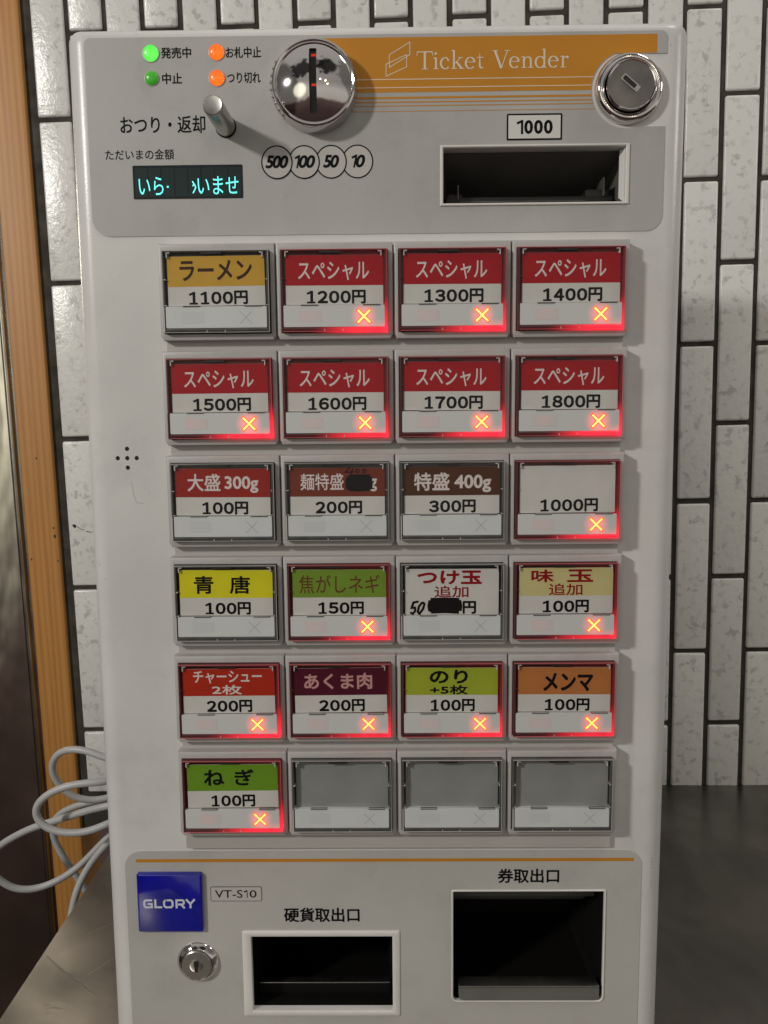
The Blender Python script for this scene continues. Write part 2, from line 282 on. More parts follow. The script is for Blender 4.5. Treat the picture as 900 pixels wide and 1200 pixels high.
# ------------------------------------------------------------------ mesh builder (millimetres)
class MB:
    def __init__(s): s.v = []; s.f = []; s.m = []; s.mats = []
    def mi(s, m):
        m = M[m] if isinstance(m, str) else m
        if m not in s.mats: s.mats.append(m)
        return s.mats.index(m)
    def raw(s, v, f, m):
        o = len(s.v); s.v += [tuple(x) for x in v]; k = s.mi(m)
        for q in f: s.f.append(tuple(i+o for i in q)); s.m.append(k)
        return s
    def bm(s, b, m):
        b.verts.index_update(); s.raw([v.co[:] for v in b.verts], [[v.index for v in f.verts] for f in b.faces], m); b.free(); return s
    def box(s, x0, x1, y0, y1, z0, z1, m, bev=0, seg=2):
        b = bmesh.new(); bmesh.ops.create_cube(b, size=1)
        for v in b.verts: v.co = ((x0+x1)/2+v.co.x*(x1-x0), (y0+y1)/2+v.co.y*(y1-y0), (z0+z1)/2+v.co.z*(z1-z0))
        if bev: bmesh.ops.bevel(b, geom=b.edges[:], offset=bev, segments=seg, affect='EDGES', profile=.6)
        return s.bm(b, m)
    def rings(s, rings, m, cap0=True, cap1=True):
        """rings of points, ordered; consecutive rings are bridged"""
        n = len(rings[0]); v = [p for r in rings for p in r]; f = []
        for i in range(len(rings)-1):
            for k in range(n): f.append((i*n+k, i*n+(k+1) % n, (i+1)*n+(k+1) % n, (i+1)*n+k))
        if cap0: f.append(tuple(range(n))[::-1])
        if cap1: f.append(tuple((len(rings)-1)*n+k for k in range(n)))
        return s.raw(v, f, m)
    def plate(s, pts, y0, y1, m):
        """outline in (x, z), anticlockwise seen from the front; front face at y0"""
        return s.rings([[(x, y1, z) for x, z in pts], [(x, y0, z) for x, z in pts]], m)
    def sheet(s, pts, y, m): return s.raw([(x, y, z) for x, z in pts], [tuple(range(len(pts)))], m)
    def rect(s, x0, x1, z0, z1, y, m): return s.sheet([(x0, z0), (x1, z0), (x1, z1), (x0, z1)], y, m)
    def lathe(s, cx, cz, prof, m, n=64, cap0=False, cap1=True):
        return s.rings([[(cx+r*math.cos(2*math.pi*k/n), y, cz+r*math.sin(2*math.pi*k/n)) for k in range(n)] for r, y in prof], m, cap0, cap1)
    def stroke(s, pts, w, y, m, closed=False):
        """flat line of width w (number or list) through (x, z) points"""
        P = [Vector(p) for p in pts]; n = len(P); ws = w if isinstance(w, (list, tuple)) else [w]*n; L = []; R = []
        for i in range(n):
            a = P[(i-1) % n] if (i or closed) else P[i]; c = P[(i+1) % n] if (i < n-1 or closed) else P[i]
            d1 = (P[i]-a).normalized() if (P[i]-a).length > 1e-9 else None; d2 = (c-P[i]).normalized() if (c-P[i]).length > 1e-9 else None
            d = ((d1 or d2)+(d2 or d1)).normalized(); nrm = Vector((-d.y, d.x)); k = 1.0
            if d1 is not None and d2 is not None: k = 1/max(.4, nrm.dot(Vector((-d1.y, d1.x))))
            L.append(P[i]+nrm*ws[i]/2*k); R.append(P[i]-nrm*ws[i]/2*k)
        v = [(p.x, y, p.y) for p in L]+[(p.x, y, p.y) for p in R]
        f = [(i, n+i, n+(i+1) % n, (i+1) % n) for i in range(n if closed else n-1)]
        return s.raw(v, f, m)
    def text(s, body, x0, x1, z0, z1, y, m, bold=0., shear=0.):
        v, f = glyphs(body, 0., shear)          # heavier weights: the strokes are laid several times, a hair apart
        ax, bx = min(p[0] for p in v), max(p[0] for p in v); az, bz = min(p[1] for p in v), max(p[1] for p in v)
        d = bold*1.15*min((x1-x0)/(bx-ax), (z1-z0)/(bz-az)); d = max(d, 1e-6)
        sx = (x1-x0-2*d)/(bx-ax); sz = (z1-z0-2*d)/(bz-az); q = .7
        off = [(0, 0)] if bold < .004 else [(-1, 0), (1, 0), (0, -1), (0, 1), (-q, -q), (q, q), (-q, q), (q, -q)] if bold > .018 else [(-q, -q), (q, q), (-q, q), (q, -q)]
        for i, (a, c) in enumerate(off):
            s.raw([(x0+d+(p[0]-ax)*sx+a*d, y-.0012*i, z0+d+(p[1]-az)*sz+c*d) for p in v], f, m)
        return s
    def one(s, x0, x1, z0, z1, y, m, w, base=False, slant=0.):
        """a figure 1 drawn as flag, stem and (base=True) foot"""
        h = z1-z0; W_ = x1-x0; sl = lambda p: (p[0]+slant*(p[1]-z0), p[1])
        xs = x0+W_*.56 if base else x1-w/2
        s.stroke([sl((xs, z0)), sl((xs, z1))], w, y, m)
        s.stroke([sl((x0+W_*.0, z1-h*.24)), sl((xs, z1-h*.08))], h*.17, y-.002, m)
        if base: s.stroke([(x0, z0+h*.075), (x1, z0+h*.075)], h*.15, y-.004, m)
        return s
    def number(s, body, x0, x1, z0, z1, y, m, bold, base=False, shear=0., gap=.10, onew=.72, wt=.03):
        """figures side by side, each fitted to its own box"""
        ws = [1.32 if c == '円' else (onew if c == '1' and not base else 1.) for c in body]
        u = (x1-x0-shear*(z1-z0))/(sum(ws)+gap*(len(body)-1)); x = x0
        for c, w in zip(body, ws):
            a, b2 = x, x+w*u
            if c == '1': s.one(a+(.1*u if base else 0), b2-(.1*u if base else 0), z0, z1, y, m, u*bold, base, shear)
            elif c == '円': s.text(c, a, b2, z0-.25, z1+.35, y, m, .03)
            else: s.text(chr(ord(c)+0xFEE0) if base else c, a, b2+shear*(z1-z0), z0, z1, y, m, .036 if base else wt, shear)
            x = b2+gap*u
        return s
    def build(s, name, parent=None, origin=(0, 0, 0), smooth=35, normals=True):
        me = bpy.data.meshes.new(name)
        me.from_pydata([tuple((a-b)*MM for a, b in zip(p, origin)) for p in s.v], [], s.f)
        for m in s.mats: me.materials.append(m)
        me.polygons.foreach_set('material_index', s.m)
        me.update()
        if normals:
            b = bmesh.new(); b.from_mesh(me); bmesh.ops.remove_doubles(b, verts=b.verts, dist=1e-7)
            bmesh.ops.recalc_face_normals(b, faces=b.faces); b.to_mesh(me); b.free()
        if smooth:
            me.polygons.foreach_set('use_smooth', [True]*len(me.polygons)); me.set_sharp_from_angle(angle=math.radians(smooth))
        return link(name, me, parent)

def link(name, me, parent=None, loc=None):
    o = bpy.data.objects.new(name, me); COL.objects.link(o)
    if parent: o.parent = parent
    if loc: o.location = loc
    return o
_gl = {}
def glyphs(body, bold, shear):
    k = (body, bold, shear)
    if k not in _gl:
        c = bpy.data.curves.new('lettering', 'FONT'); c.body = body; c.size = 1; c.shear = shear; c.resolution_u = 3; c.offset = bold; c.fill_mode = 'FRONT'
        o = bpy.data.objects.new('lettering', c); COL.objects.link(o)
        dg = bpy.context.evaluated_depsgraph_get(); me = bpy.data.meshes.new_from_object(o.evaluated_get(dg))
        _gl[k] = ([v.co[:] for v in me.vertices], [tuple(p.vertices) for p in me.polygons])
        bpy.data.objects.remove(o); bpy.data.curves.remove(c); bpy.data.meshes.remove(me)
    return _gl[k]
def cut(o, cutter, smooth=35):
    """boolean difference baked into o; the cutter MB is thrown away"""
    c = cutter.build('cutter'); md = o.modifiers.new('cut', 'BOOLEAN'); md.object = c; md.solver = 'EXACT'; md.operation = 'DIFFERENCE'
    c.parent = o.parent; c.location = o.location
    bpy.context.view_layer.update()
    me = bpy.data.meshes.new_from_object(o.evaluated_get(bpy.context.evaluated_depsgraph_get()))
    o.modifiers.clear(); old = o.data; nm = old.name; o.data = me; bpy.data.meshes.remove(old); me.name = nm
    cm = c.data; bpy.data.objects.remove(c); bpy.data.meshes.remove(cm)
    me.polygons.foreach_set('use_smooth', [True]*len(me.polygons)); me.set_sharp_from_angle(angle=math.radians(smooth))
def tag(o, label, cat=None, group=None, kind=None):
    o['label'] = label
    if cat: o['category'] = cat
    if group: o['group'] = group
    if kind: o['kind'] = kind
    return o
def rrect(x0, x1, z0, z1, r, n=6):
    """rounded rectangle outline, anticlockwise; r one radius or (bl, br, tr, tl)"""
    rs = r if isinstance(r, (tuple, list)) else (r,)*4; out = []
    for (cx, cz, a0, q) in ((x0, z0, 180, rs[0]), (x1, z0, 270, rs[1]), (x1, z1, 0, rs[2]), (x0, z1, 90, rs[3])):
        ox = cx+(q if cx == x0 else -q); oz = cz+(q if cz == z0 else -q)
        for i in range(n+1):
            a = math.radians(a0+90*i/n); out.append((ox+q*math.cos(a), oz+q*math.sin(a)))
    return out

# ================================================================== the counter
ZC = -452.9; KW = 1.0353
mb = MB()
mb.box(-247, 780, -270, 370, ZC-26, ZC, 'counter', bev=1.2)
counter = mb.build('counter'); tag(counter, 'worn grey steel counter top that the ticket machine stands on', 'counter')
mb = MB(); mb.box(-212, 760, -235, 362, -1240, ZC-26.3, 'steel_dark'); mb.build('cabinet', counter)
sc = MB()
def scratch_or_reflection(pts, w): sc.stroke(pts, w, 0, 'steel')
for pts, w in (([(-235, 88.2), (-219.5, 75), (-201.6, 62.7), (-188, 52.4)], [.5, 1.1, .8, .2]), ([(-219, 43.9), (-211.6, 44.8)], [.3, .7]), ([(-215, 41), (-208, 42.2), (-203, 39.7)], [.2, .6, .2]), ([(-214.5, 37), (-210, 38)], .4), ([(-200, 70), (-186, 90)], .2), ([(-216, 110), (-196, 128)], .25)):  # first streak draws a reflection on the steel, the rest are surface marks
    scratch_or_reflection(pts, w)
sc.v = [(-1.63+(x+1.63)*KW, -388+(z+388)*KW, ZC+.12) for x, y, z in sc.v]
sc.build('scratches_and_reflection', counter, smooth=0)

# ================================================================== the wall, the post and the steel panel (one slightly turned frame)
WM = Matrix(((.9996, .0224, -.0159, -330.0*MM), (-.0226, .9997, -.0105, 362.6*MM), (.0157, .0109, .9998, 197.8*MM), (0, 0, 0, 1))) @ Matrix.Scale(KW, 4)
PX, PZ, GAP = 34.0, 143.78, 4.3
b = bmesh.new(); tone = []
for c in range(0, 30):
    for r in range(-2, 6):
        zc = -(r+.5)*PZ - (0 if c % 2 == 0 else PZ/2)
        x0, x1 = c*PX+GAP/2-1.6, (c+1)*PX-GAP/2-1.6; z0, z1 = zc-PZ/2+GAP/2, zc+PZ/2-GAP/2
        if z0 < -640: z0 = -640
        if z1 < z0+10: continue
        n0 = len(b.verts); j = lambda q: random.uniform(-q, q)
        geo = bmesh.ops.create_cube(b, size=1); vs = geo['verts']
        dx, dy, dz, tl = j(.35), j(.35), j(.5), j(.004)
        for v in vs:
            v.co = ((x0+x1)/2+dx+v.co.x*(x1-x0)+j(.12), 4+dy+v.co.y*8, (z0+z1)/2+dz+v.co.z*(z1-z0)+j(.12))
        es = list({e for v in vs for e in v.link_edges})
        res = bmesh.ops.bevel(b, geom=es, offset=2.0, segments=4, affect='EDGES', profile=.5)
        tone += [random.uniform(.93, 1.03)]*(len(b.verts)-n0)
mb = MB(); mb.bm(b, 'tile'); wall = mb.build('tiled_wall', normals=True)
wall.matrix_world = WM
if len(tone) < len(wall.data.vertices): tone += [1.]*(len(wall.data.vertices)-len(tone))
at = wall.data.attributes.new('tone', 'FLOAT', 'POINT'); at.data.foreach_set('value', tone[:len(wall.data.vertices)])
tag(wall, 'wall of tall speckled white tiles with dark joints behind the ticket machine', 'wall')
mb = MB(); mb.box(-12, 1040, 2.6, 40, -680, 330, 'grout'); mb.build('grout', wall)
mb = MB()
mb.sheet([(4.2, -369.6), (6.5, -368.8), (8.6, -370.4), (7.6, -372.8), (5.6, -372.2)], -.25, 'scuff'); mb.build('scuff_mark', wall, smooth=0); mb = MB()
mb.stroke([(9, -371), (13, -374.2), (16, -374.8)], .6, -.25, 'scuff'); mb.stroke([(17.5, -376), (21.5, -377), (25.5, -376.6)], [.9, .7, .3], -.25, 'scuff')
mb.build('scuff_streak', wall, smooth=0)

mb = MB(); mb.box(-40.6, -9.2, -2, 40, -1420, 330, 'wood', bev=1.6, seg=3)
for x, z, r in ((-36, -3, .7), (-24.5, -305, .8), (-12.4, -380, 1.2), (-13.2, -372, .9), (-37, -402, .8), (-11.2, -404, .8), (-33, 62, .8)):
    mb.sheet([(x+r*math.cos(a)*random.uniform(.7, 1.2), z+1.5*r*math.sin(a)) for a in [i*math.pi/4 for i in range(8)]], -2.12, 'scuff')
post = mb.build('wooden_post'); post.matrix_world = WM; tag(post, 'orange-brown pine post standing left of the tiled wall', 'post')

mb = MB()
mb.box(-1100, -45.2, 8, 30, -1420, 330, 'panel', bev=1.5)
panel = mb.build('steel_panel'); panel.matrix_world = WM; tag(panel, 'shiny stainless steel panel at far left beside the wooden post', 'panel')
mb = MB(); mb.lathe(0, 0, [(3.2, 0), (3.2, 1)], 'panel', n=16)
mb.v = [(-50.5+x, 6.5+z, -1420 if y < .5 else 330) for x, y, z in mb.v]
mb.build('edge_trim', panel)

# ================================================================== the power cord
def cord(pts, rad):
    cu = bpy.data.curves.new('cord', 'CURVE'); cu.dimensions = '3D'; cu.bevel_depth = rad*MM; cu.bevel_resolution = 5; cu.resolution_u = 10; cu.use_fill_caps = True
    sp = cu.splines.new('NURBS'); pts = [tuple(c+(a-c)*KW for a, c in zip(p, (-1.63, -388, -90.5))) for p in pts]; sp.points.add(len(pts)-1); sp.order_u = 4; sp.use_endpoint_u = True
    for p, q in zip(sp.points, pts): p.co = (q[0]*MM, q[1]*MM, q[2]*MM, 1)
    o = bpy.data.objects.new('cord', cu); COL.objects.link(o)
    me = bpy.data.meshes.new_from_object(o.evaluated_get(bpy.context.evaluated_depsgraph_get())); bpy.data.objects.remove(o); bpy.data.curves.remove(cu)
    me.materials.clear(); me.materials.append(M['cable']); me.polygons.foreach_set('use_smooth', [True]*len(me.polygons)); return me
CORD = [
    (-272.5, 205.0, -507.5),
    (-272.1, 208.6, -496.0),
    (-270.7, 212.1, -484.3),
    (-267.0, 215.7, -470.6),
    (-260.7, 219.3, -458.3),
    (-252.2, 222.9, -446.8),
    (-239.9, 226.4, -434.3),
    (-231.7, 230.0, -424.5),
    (-235.2, 250.0, -430.8),
    (-235.9, 262.0, -441.2),
    (-253.4, 262.0, -448.2),
    (-272.0, 258.6, -467.6),
    (-285.5, 255.2, -480.5),
    (-303.5, 251.8, -490.8),
    (-321.0, 248.5, -495.6),
    (-337.9, 245.1, -492.9),
    (-348.3, 241.7, -481.4),
    (-358.4, 238.3, -469.5),
    (-348.6, 234.9, -450.6),
    (-327.7, 231.5, -436.3),
    (-307.4, 228.2, -425.5),
    (-283.1, 224.8, -417.2),
    (-258.9, 221.4, -407.6),
    (-235.3, 218.0, -400.9),
    (-225.4, 225.0, -402.3),
    (-223.7, 235.0, -418.9),
    (-226.8, 200.0, -404.6),
    (-242.4, 200.6, -412.5),
    (-257.8, 201.1, -416.8),
    (-275.2, 201.7, -416.2),
    (-288.5, 202.2, -410.3),
    (-294.1, 202.8, -400.0),
    (-289.9, 203.3, -389.5),
    (-276.3, 203.9, -380.5),
    (-257.0, 204.4, -375.4),
    (-231.5, 205.0, -374.9),
    (-220.2, 230.0, -378.4),
    (-228.6, 250.0, -368.4),
    (-241.9, 240.0, -374.0),
    (-261.7, 242.4, -365.1),
    (-279.6, 244.9, -363.5),
    (-293.5, 247.3, -368.8),
    (-300.6, 249.8, -381.8),
    (-297.9, 252.2, -396.9),
    (-289.0, 254.7, -409.5),
    (-278.2, 257.1, -416.4),
    (-262.8, 259.6, -418.2),
    (-249.4, 262.0, -414.6),
    (-236.8, 275.0, -415.6),
    (-260.8, 285.0, -428.6),
    (-285.7, 285.8, -433.5),
    (-306.0, 286.6, -440.4),
    (-317.6, 287.3, -449.5),
    (-321.2, 288.1, -462.9),
    (-317.7, 288.9, -477.3),
    (-309.1, 289.7, -495.1),
    (-301.4, 290.4, -508.2),
    (-293.7, 291.2, -522.9),
    (-290.7, 292.0, -531.4),
]
pc = link('power_cord', cord(CORD, 3.1)); tag(pc, 'grey power cord lying in loose loops out from behind the ticket machine', 'power cord')

# ================================================================== the ticket vending machine
BASE = (-7.4, 88.0, ZC)
root = bpy.data.objects.new('ticket_vending_machine', None); COL.objects.link(root); root.location = tuple(a*MM for a in BASE); root.empty_display_size = .05
tag(root, 'cream countertop ticket vending machine with six rows of lit meal buttons', 'vending machine')
def part(mb, name, parent=root, smooth=35, label=None):
    o = mb.build(name, parent, BASE if parent is root else BASE, smooth)
    if label: o['label'] = label
    return o
YF = 7.0                                        # plane of the front cover
XL, XR, ZB, ZT = -161.2, 146.4, -444.0, 105.6
mb = MB(); rg = []
rg.append([(x, 186, z) for x, z in rrect(XL+3, XR-3, ZB+2, ZT-3, 5)])
rg.append([(x, 182, z) for x, z in rrect(XL+.6, XR-.6, ZB, ZT-.5, 5)])
rg.append([(x, 40, z) for x, z in rrect(XL, XR, ZB, ZT, 6)])
for i in range(13):
    a = i/12*math.pi/2; s = 1-math.cos(a); y = YF+13*(1-math.sin(a)**1.15)
    rg.append([(x, y, z) for x, z in rrect(XL+11.2*s, XR-12*s, ZB+3*s, ZT-7*s, 6-2.4*s)])
mb.rings(rg, 'body'); body = part(mb, 'cabinet_body')
c = MB()
c.box(24.6, 115.1, 0, 60, 18.5, 45.4, 'dark')                         # note slot
c.box(-81.2, -2.9, 0, 70, -413.4, -368.9, 'dark')                     # coin tray
c.plate(rrect(29.8, 113.2, -407.9, -342.6, (3, 3, .8, .8)), 0, 80, 'dark')   # ticket tray
for dx, dz in ((0, 0), (4.9, 0), (-4.9, 0), (.1, 4.8), (.1, -4.9)): c.lathe(-137.7+dx, -105.4+dz, [(1.15, 0), (1.15, 14)], 'dark', n=16, cap0=True)
c.v = [tuple(a-q for a, q in zip(p, BASE)) for p in c.v]
cut(body, c)
mb = MB()
for dx, dz in ((0, 0), (4.9, 0), (-4.9, 0), (.1, 4.8), (.1, -4.9)): mb.lathe(-137.7+dx, -105.4+dz, [(1.1, 9), (1.1, 8)], 'black', n=12)  # black discs stand in for the shade inside the holes
part(mb, 'speaker_hole_shade')
mb = MB()
for x, z, pts in ((-154.2, -160.0, [(-1.1, -1.6), (.2, -1.9), (.9, -.4), (1.3, 1.2), (.4, 1.7), (-.5, .5)]),): mb.sheet([(x+a, z+q) for a, q in pts], YF+1.6, 'scuff')
part(mb, 'scuff_mark', smooth=0); mb = MB()
mb.stroke([(-136, -118), (-135.2, -124), (-133.8, -128.5), (-130, -128.8)], .28, YF-.05, 'base')
part(mb, 'faint_scratch', smooth=0)
mb = MB()
for i in range(9):
    z = -324+i*-1.9; mb.sheet([(137.9+random.uniform(-.3, .3), z), (138.9+random.uniform(-.3, .5), z-.3), (138.6, z-1.2-random.random()), (137.8, z-1)], YF+.62, 'base')
part(mb, 'worn_edge', smooth=0)
for x in (-140, 125):
    for y in (25, 150):
        mb = MB(); mb.rings([[(x+r*math.cos(a), y+r*math.sin(a), z) for a in [i*math.pi/8 for i in range(16)]] for r, z in ((8, ZC+.05), (9, ZB+.2))], 'rubber'); part(mb, 'rubber_foot')

# ---- upper control panel
mb = MB(); mb.plate(rrect(-149.6, 133.2, 4.9, 98.3, (9, 8, 3, 3), 8), YF-.35, YF+.4, 'cover_grey')
cp = part(mb, 'control_panel')
c = MB(); c.lathe(114.8, 71.3, [(17.9, 4), (17.9, 10)], 'cover_grey', cap0=True); c.box(115, 150, 4, 10, 54.2, 87.8, 'cover_grey'); c.box(24.2, 115.4, 0, 20, 18.2, 45.8, 'cover_grey')
cc = MB(); cc.lathe(114.8, 71.3, [(17.9, 4), (17.9, 10)], 'cover_grey', cap0=True)
for k in (cc,): k.v = [tuple(a-q for a, q in zip(p, BASE)) for p in k.v]; cut(cp, k)
cc = MB(); cc.box(115, 150, 4, 10, 54.2, 87.8, 'cover_grey', bev=1.4); cc.v = [tuple(a-q for a, q in zip(p, BASE)) for p in cc.v]; cut(cp, cc)
cc = MB(); cc.box(24.2, 115.4, 0, 20, 18.2, 45.8, 'cover_grey'); cc.v = [tuple(a-q for a, q in zip(p, BASE)) for p in cc.v]; cut(cp, cc)
YP = YF-.35
def circx(z): return 114.8-math.sqrt(max(0, 18.1**2-(z-71.3)**2))
mb = MB()
def band(z1, z0, m, y):
    zs = [z1+(z0-z1)*i/12 for i in range(13)]
    ends = [(128.2 if z > 88 else circx(z), z) for z in zs]
    if z1 > 88 > z0: ends = [(128.2, z1), (128.2, 88.1), (116.5, 88.1)]+[(circx(z), z) for z in [88.05-i*(88.05-z0)/10 for i in range(11)]]
    mb.sheet([(-37.6, z1), (-37.6, z0)]+ends[::-1], y, m)
band(96.7, 71.4, 'orange', YP-.06)
for z, h in ((77.3, .32), (73.5, .32)): band(z+h, z-h*.2, 'pale', YP-.1)
for z1, z0 in ((69.4, 68.4), (67.2, 66.6), (65.4, 64.95), (62.8, 62.5)): band(z1, z0, 'orange', YP-.06)
ob = part(mb, 'orange_banner', smooth=0)
# emblem: two linked outlined parallelograms
mb = MB()
for q in ([(-2.8, 78.9), (-2.8, 84.4), (7.2, 88.7), (7.2, 83.1)], [(-1.2, 82.9), (-1.2, 88.7), (8.8, 94.4), (8.8, 88.7)]): mb.stroke(q, .38, YP-.12 if q[0][0] < -2 else YP-.13, 'pale', closed=True)
part(mb, 'emblem', ob, smooth=0)
# serif lettering
mb = MB()
U = 8.25; TX, TZ = 12.0, 81.85; lay = [0]
def st(ox, pts, w):
    lay[0] += 1
    mb.stroke([(TX+(ox+x)*U*KX, TZ+z*U) for x, z in pts], [q*U for q in w] if isinstance(w, (list, tuple)) else w*U, YP-.11-.0015*(lay[0] % 60), 'pale')
def arc(ox, cx, cz, rx, rz, a0, a1, w0, w1, n=20):
    pts = []; ws = []
    for i in range(n+1):
        a = math.radians(a0+(a1-a0)*i/n); pts.append((cx+rx*math.cos(a), cz+rz*math.sin(a))); ws.append(w0+(w1-w0)*abs(math.cos(a)))
    st(ox, pts, ws)
def dot(ox, x, z, r):
    lay[0] += 1; mb.sheet([(TX+(ox+x+r*math.cos(i*math.pi/6)/KX)*U*KX, TZ+(z+r*math.sin(i*math.pi/6))*U) for i in range(12)], YP-.11-.0015*(lay[0] % 60), 'pale')
def g_T(o): st(o, [(.47, 0), (.47, .98)], .13); st(o, [(.03, .97), (.91, .97)], .06); st(o, [(.055, .99), (.02, .74)], [.06, .03]); st(o, [(.885, .99), (.92, .74)], [.06, .03]); st(o, [(.28, .02), (.66, .02)], .045)
def g_i(o): st(o, [(.2, 0), (.2, .65)], .115); st(o, [(.05, .60), (.2, .64)], .05); st(o, [(.05, .02), (.35, .02)], .045); dot(o, .19, .87, .075)
def g_c(o): arc(o, .33, .32, .25, .31, 55, 318, .045, .12); dot(o, .49, .50, .065)
def g_k(o): st(o, [(.2, 0), (.2, 1.04)], .115); st(o, [(.05, 1.0), (.2, 1.04)], .05); st(o, [(.05, .02), (.36, .02)], .045); st(o, [(.22, .28), (.58, .62)], .05); st(o, [(.34, .40), (.64, .02)], .12); st(o, [(.44, .625), (.72, .625)], .045); st(o, [(.5, .02), (.80, .02)], .045)
def g_e(o): arc(o, .32, .32, .25, .31, 5, 318, .045, .12); st(o, [(.10, .37), (.57, .37)], .045)
def g_t(o): st(o, [(.2, .84), (.2, .18), (.23, .07), (.31, .03), (.42, .07)], [.03, .115, .11, .07, .04]); st(o, [(.04, .62), (.42, .62)], .05)
def g_V(o): st(o, [(.14, .98), (.50, .0)], .135); st(o, [(.50, .0), (.84, .98)], .055); st(o, [(.0, .98), (.32, .98)], .045); st(o, [(.68, .98), (.99, .98)], .045)
def g_n(o): st(o, [(.2, 0), (.2, .64)], .115); st(o, [(.05, .60), (.2, .64)], .05); st(o, [(.2, .46), (.32, .58), (.45, .61), (.56, .54), (.59, .40), (.59, 0)], [.03, .06, .075, .10, .115, .115]); st(o, [(.05, .02), (.35, .02)], .045); st(o, [(.44, .02), (.74, .02)], .045)
def g_d(o): arc(o, .33, .31, .25, .31, 40, 325, .05, .12); st(o, [(.57, 0), (.57, 1.04)], .115); st(o, [(.42, 1.0), (.57, 1.04)], .05); st(o, [(.57, .02), (.70, .02)], .05)
def g_r(o): st(o, [(.2, 0), (.2, .64)], .115); st(o, [(.05, .60), (.2, .64)], .05); st(o, [(.2, .44), (.30, .57), (.43, .61)], [.03, .06, .08]); dot(o, .46, .57, .075); st(o, [(.05, .02), (.37, .02)], .045)
seq = [('T', .90), ('i', .40), ('c', .62), ('k', .80), ('e', .66), ('t', .50), (' ', .42), ('V', .92), ('e', .66), ('n', .78), ('d', .76), ('e', .66), ('r', .52)]
KX = 73.6/(sum(a for _, a in seq)*U); ox = 0
for ch, a in seq:
    if ch != ' ': globals()['g_'+ch](ox)
    ox += a
part(mb, 'banner_lettering', ob, smooth=0)

Y1 = YP-.06
for body_, x0, x1, z0, z1, bo in (('発売中', -112.2, -97.4, 88.4, 93.6, .02), ('中止', -112.1, -102.3, 76.6, 81.8, .02), ('お札中止', -80.6, -63.4, 88.2, 93.4, .02), ('つり切れ', -80.3, -63.9, 76.5, 81.7, .02),
                                ('おつり・返却', -133.6, -91.6, 53.7, 62.0, .018), ('ただいまの金額', -141.6, -107.6, 41.4, 46.4, .012)):
    mb = MB(); mb.text(body_, x0, x1, z0, z1, Y1, 'ink', bo); part(mb, 'caption', smooth=0)
# coin values in linked rings
mb = MB(); k = 0
for cx, s, w in ((-17.2, '10', 7.6), (-30.2, '50', 8.0), (-43.5, '100', 11), (-56.9, '500', 11.4)):
    ring = [(cx+7.45*math.cos(i*math.pi/32), 39.4+7.7*math.sin(i*math.pi/32)) for i in range(64)]
    mb.sheet(ring, Y1-k, 'sticker'); mb.stroke(ring, .62, Y1-k-.03, 'ink', closed=True)
    mb.number(s, cx-w/2, cx+w/2, 36.5, 42.7, Y1-k-.05, 'ink', .25, shear=.22, gap=.12); k += .07
part(mb, 'coin_value_sign', smooth=0)
# the 1000 sticker above the note slot
mb = MB(); mb.plate(rrect(56.0, 83.0, 48.4, 60.8, .4, 2), YP-.15, YP+.1, 'ink'); mb.rect(56.8, 82.2, 49.2, 60.0, YP-.2, 'paper')
mb.number('1000', 60.9, 78.4, 51.2, 57.8, YP-.24, 'ink', .26); part(mb, 'note_value_sign', smooth=0)

# ---- indicator lamps
for x, z, r, m, l in ((-117.1, 90.9, 3.9, 'lamp_green', 'glowing green indicator lamp'), (-117.1, 79.4, 3.3, 'lamp_green_off', 'dull green indicator lamp'), (-85.0, 91.0, 3.75, 'lamp_orange', 'glowing orange indicator lamp'), (-85.2, 79.1, 3.75, 'lamp_orange', 'glowing orange indicator lamp')):
    mb = MB(); mb.lathe(x, z, [(r+.35, YP+.1), (r+.35, YP-.2), (r+.05, YP-.3)], 'cover_grey', 32, cap1=False)
    mb.lathe(x, z, [(r*math.cos(a), YP-.15-1.7*math.sin(a)) for a in [i*math.pi/2/7 for i in range(7)]]+[(.1, YP-1.85)], m, 32)
    part(mb, 'indicator_lamp', label=l)

# ---- change lever: a short turned steel rod
mb = MB(); ax = Vector((-.04, -1, .03)).normalized(); o0 = Vector((-81.6, YP, 56.4)); u = Vector((1, 0, 0)); u = (u-ax*u.dot(ax)).normalized(); w = ax.cross(u)
def rodring(d, r): return [tuple(o0+ax*d+u*r*math.cos(i*math.pi/20)+w*r*math.sin(i*math.pi/20)) for i in range(40)]
mb.rings([rodring(-1, 5.2), rodring(.25, 5.2)], 'ink'); mb.rings([rodring(0, 4.8), rodring(23.4, 4.8), rodring(24.2, 4.5), rodring(24.4, 4.2), rodring(24.3, 3.9), rodring(24.3, .3)], 'steel')
part(mb, 'return_lever')

# ---- coin slot: chrome dome with a vertical slit
mb = MB(); cx, cz = -37.4, 73.4
prof = [(21.0, YF), (21.0, YF-1.0), (20.6, YF-2.4), (20.4, YF-7.0), (20.0, YF-8.2), (19.2, YF-8.6), (18.5, YF-8.3), (18.2, YF-7.7)]
for i in range(15): r = 18.0*(1-i/14.2); prof.append((max(r, .1), YF-7.9-5.2*(1-(r/18.0)**2)))
mb.lathe(cx, cz, prof, 'chrome', 96, cap0=True)
cs = part(mb, 'coin_slot', smooth=40)
c = MB(); c.box(cx-1.75, cx+1.75, YF-30, YF-3, cz-14.8, cz+14.6, 'chrome', bev=.4, seg=1); c.v = [tuple(a-q for a, q in zip(p, BASE)) for p in c.v]; cut(cs, c, 40)
mb = MB(); mb.box(cx-1.7, cx+1.7, YF-8.0, YF-3.2, cz-14.7, cz+14.5, 'black'); mb.rect(cx-1.0, cx+1.2, cz+11.6, cz+12.7, YF-8.1, 'slot_red'); mb.rect(cx-1.0, cx+1.2, cz-1.8, cz-.6, YF-8.1, 'slot_red')  # red bars glow in place of reflections inside the slot
part(mb, 'slot_shutter', cs, smooth=0).location = (0, 0, 0)
mb = MB()
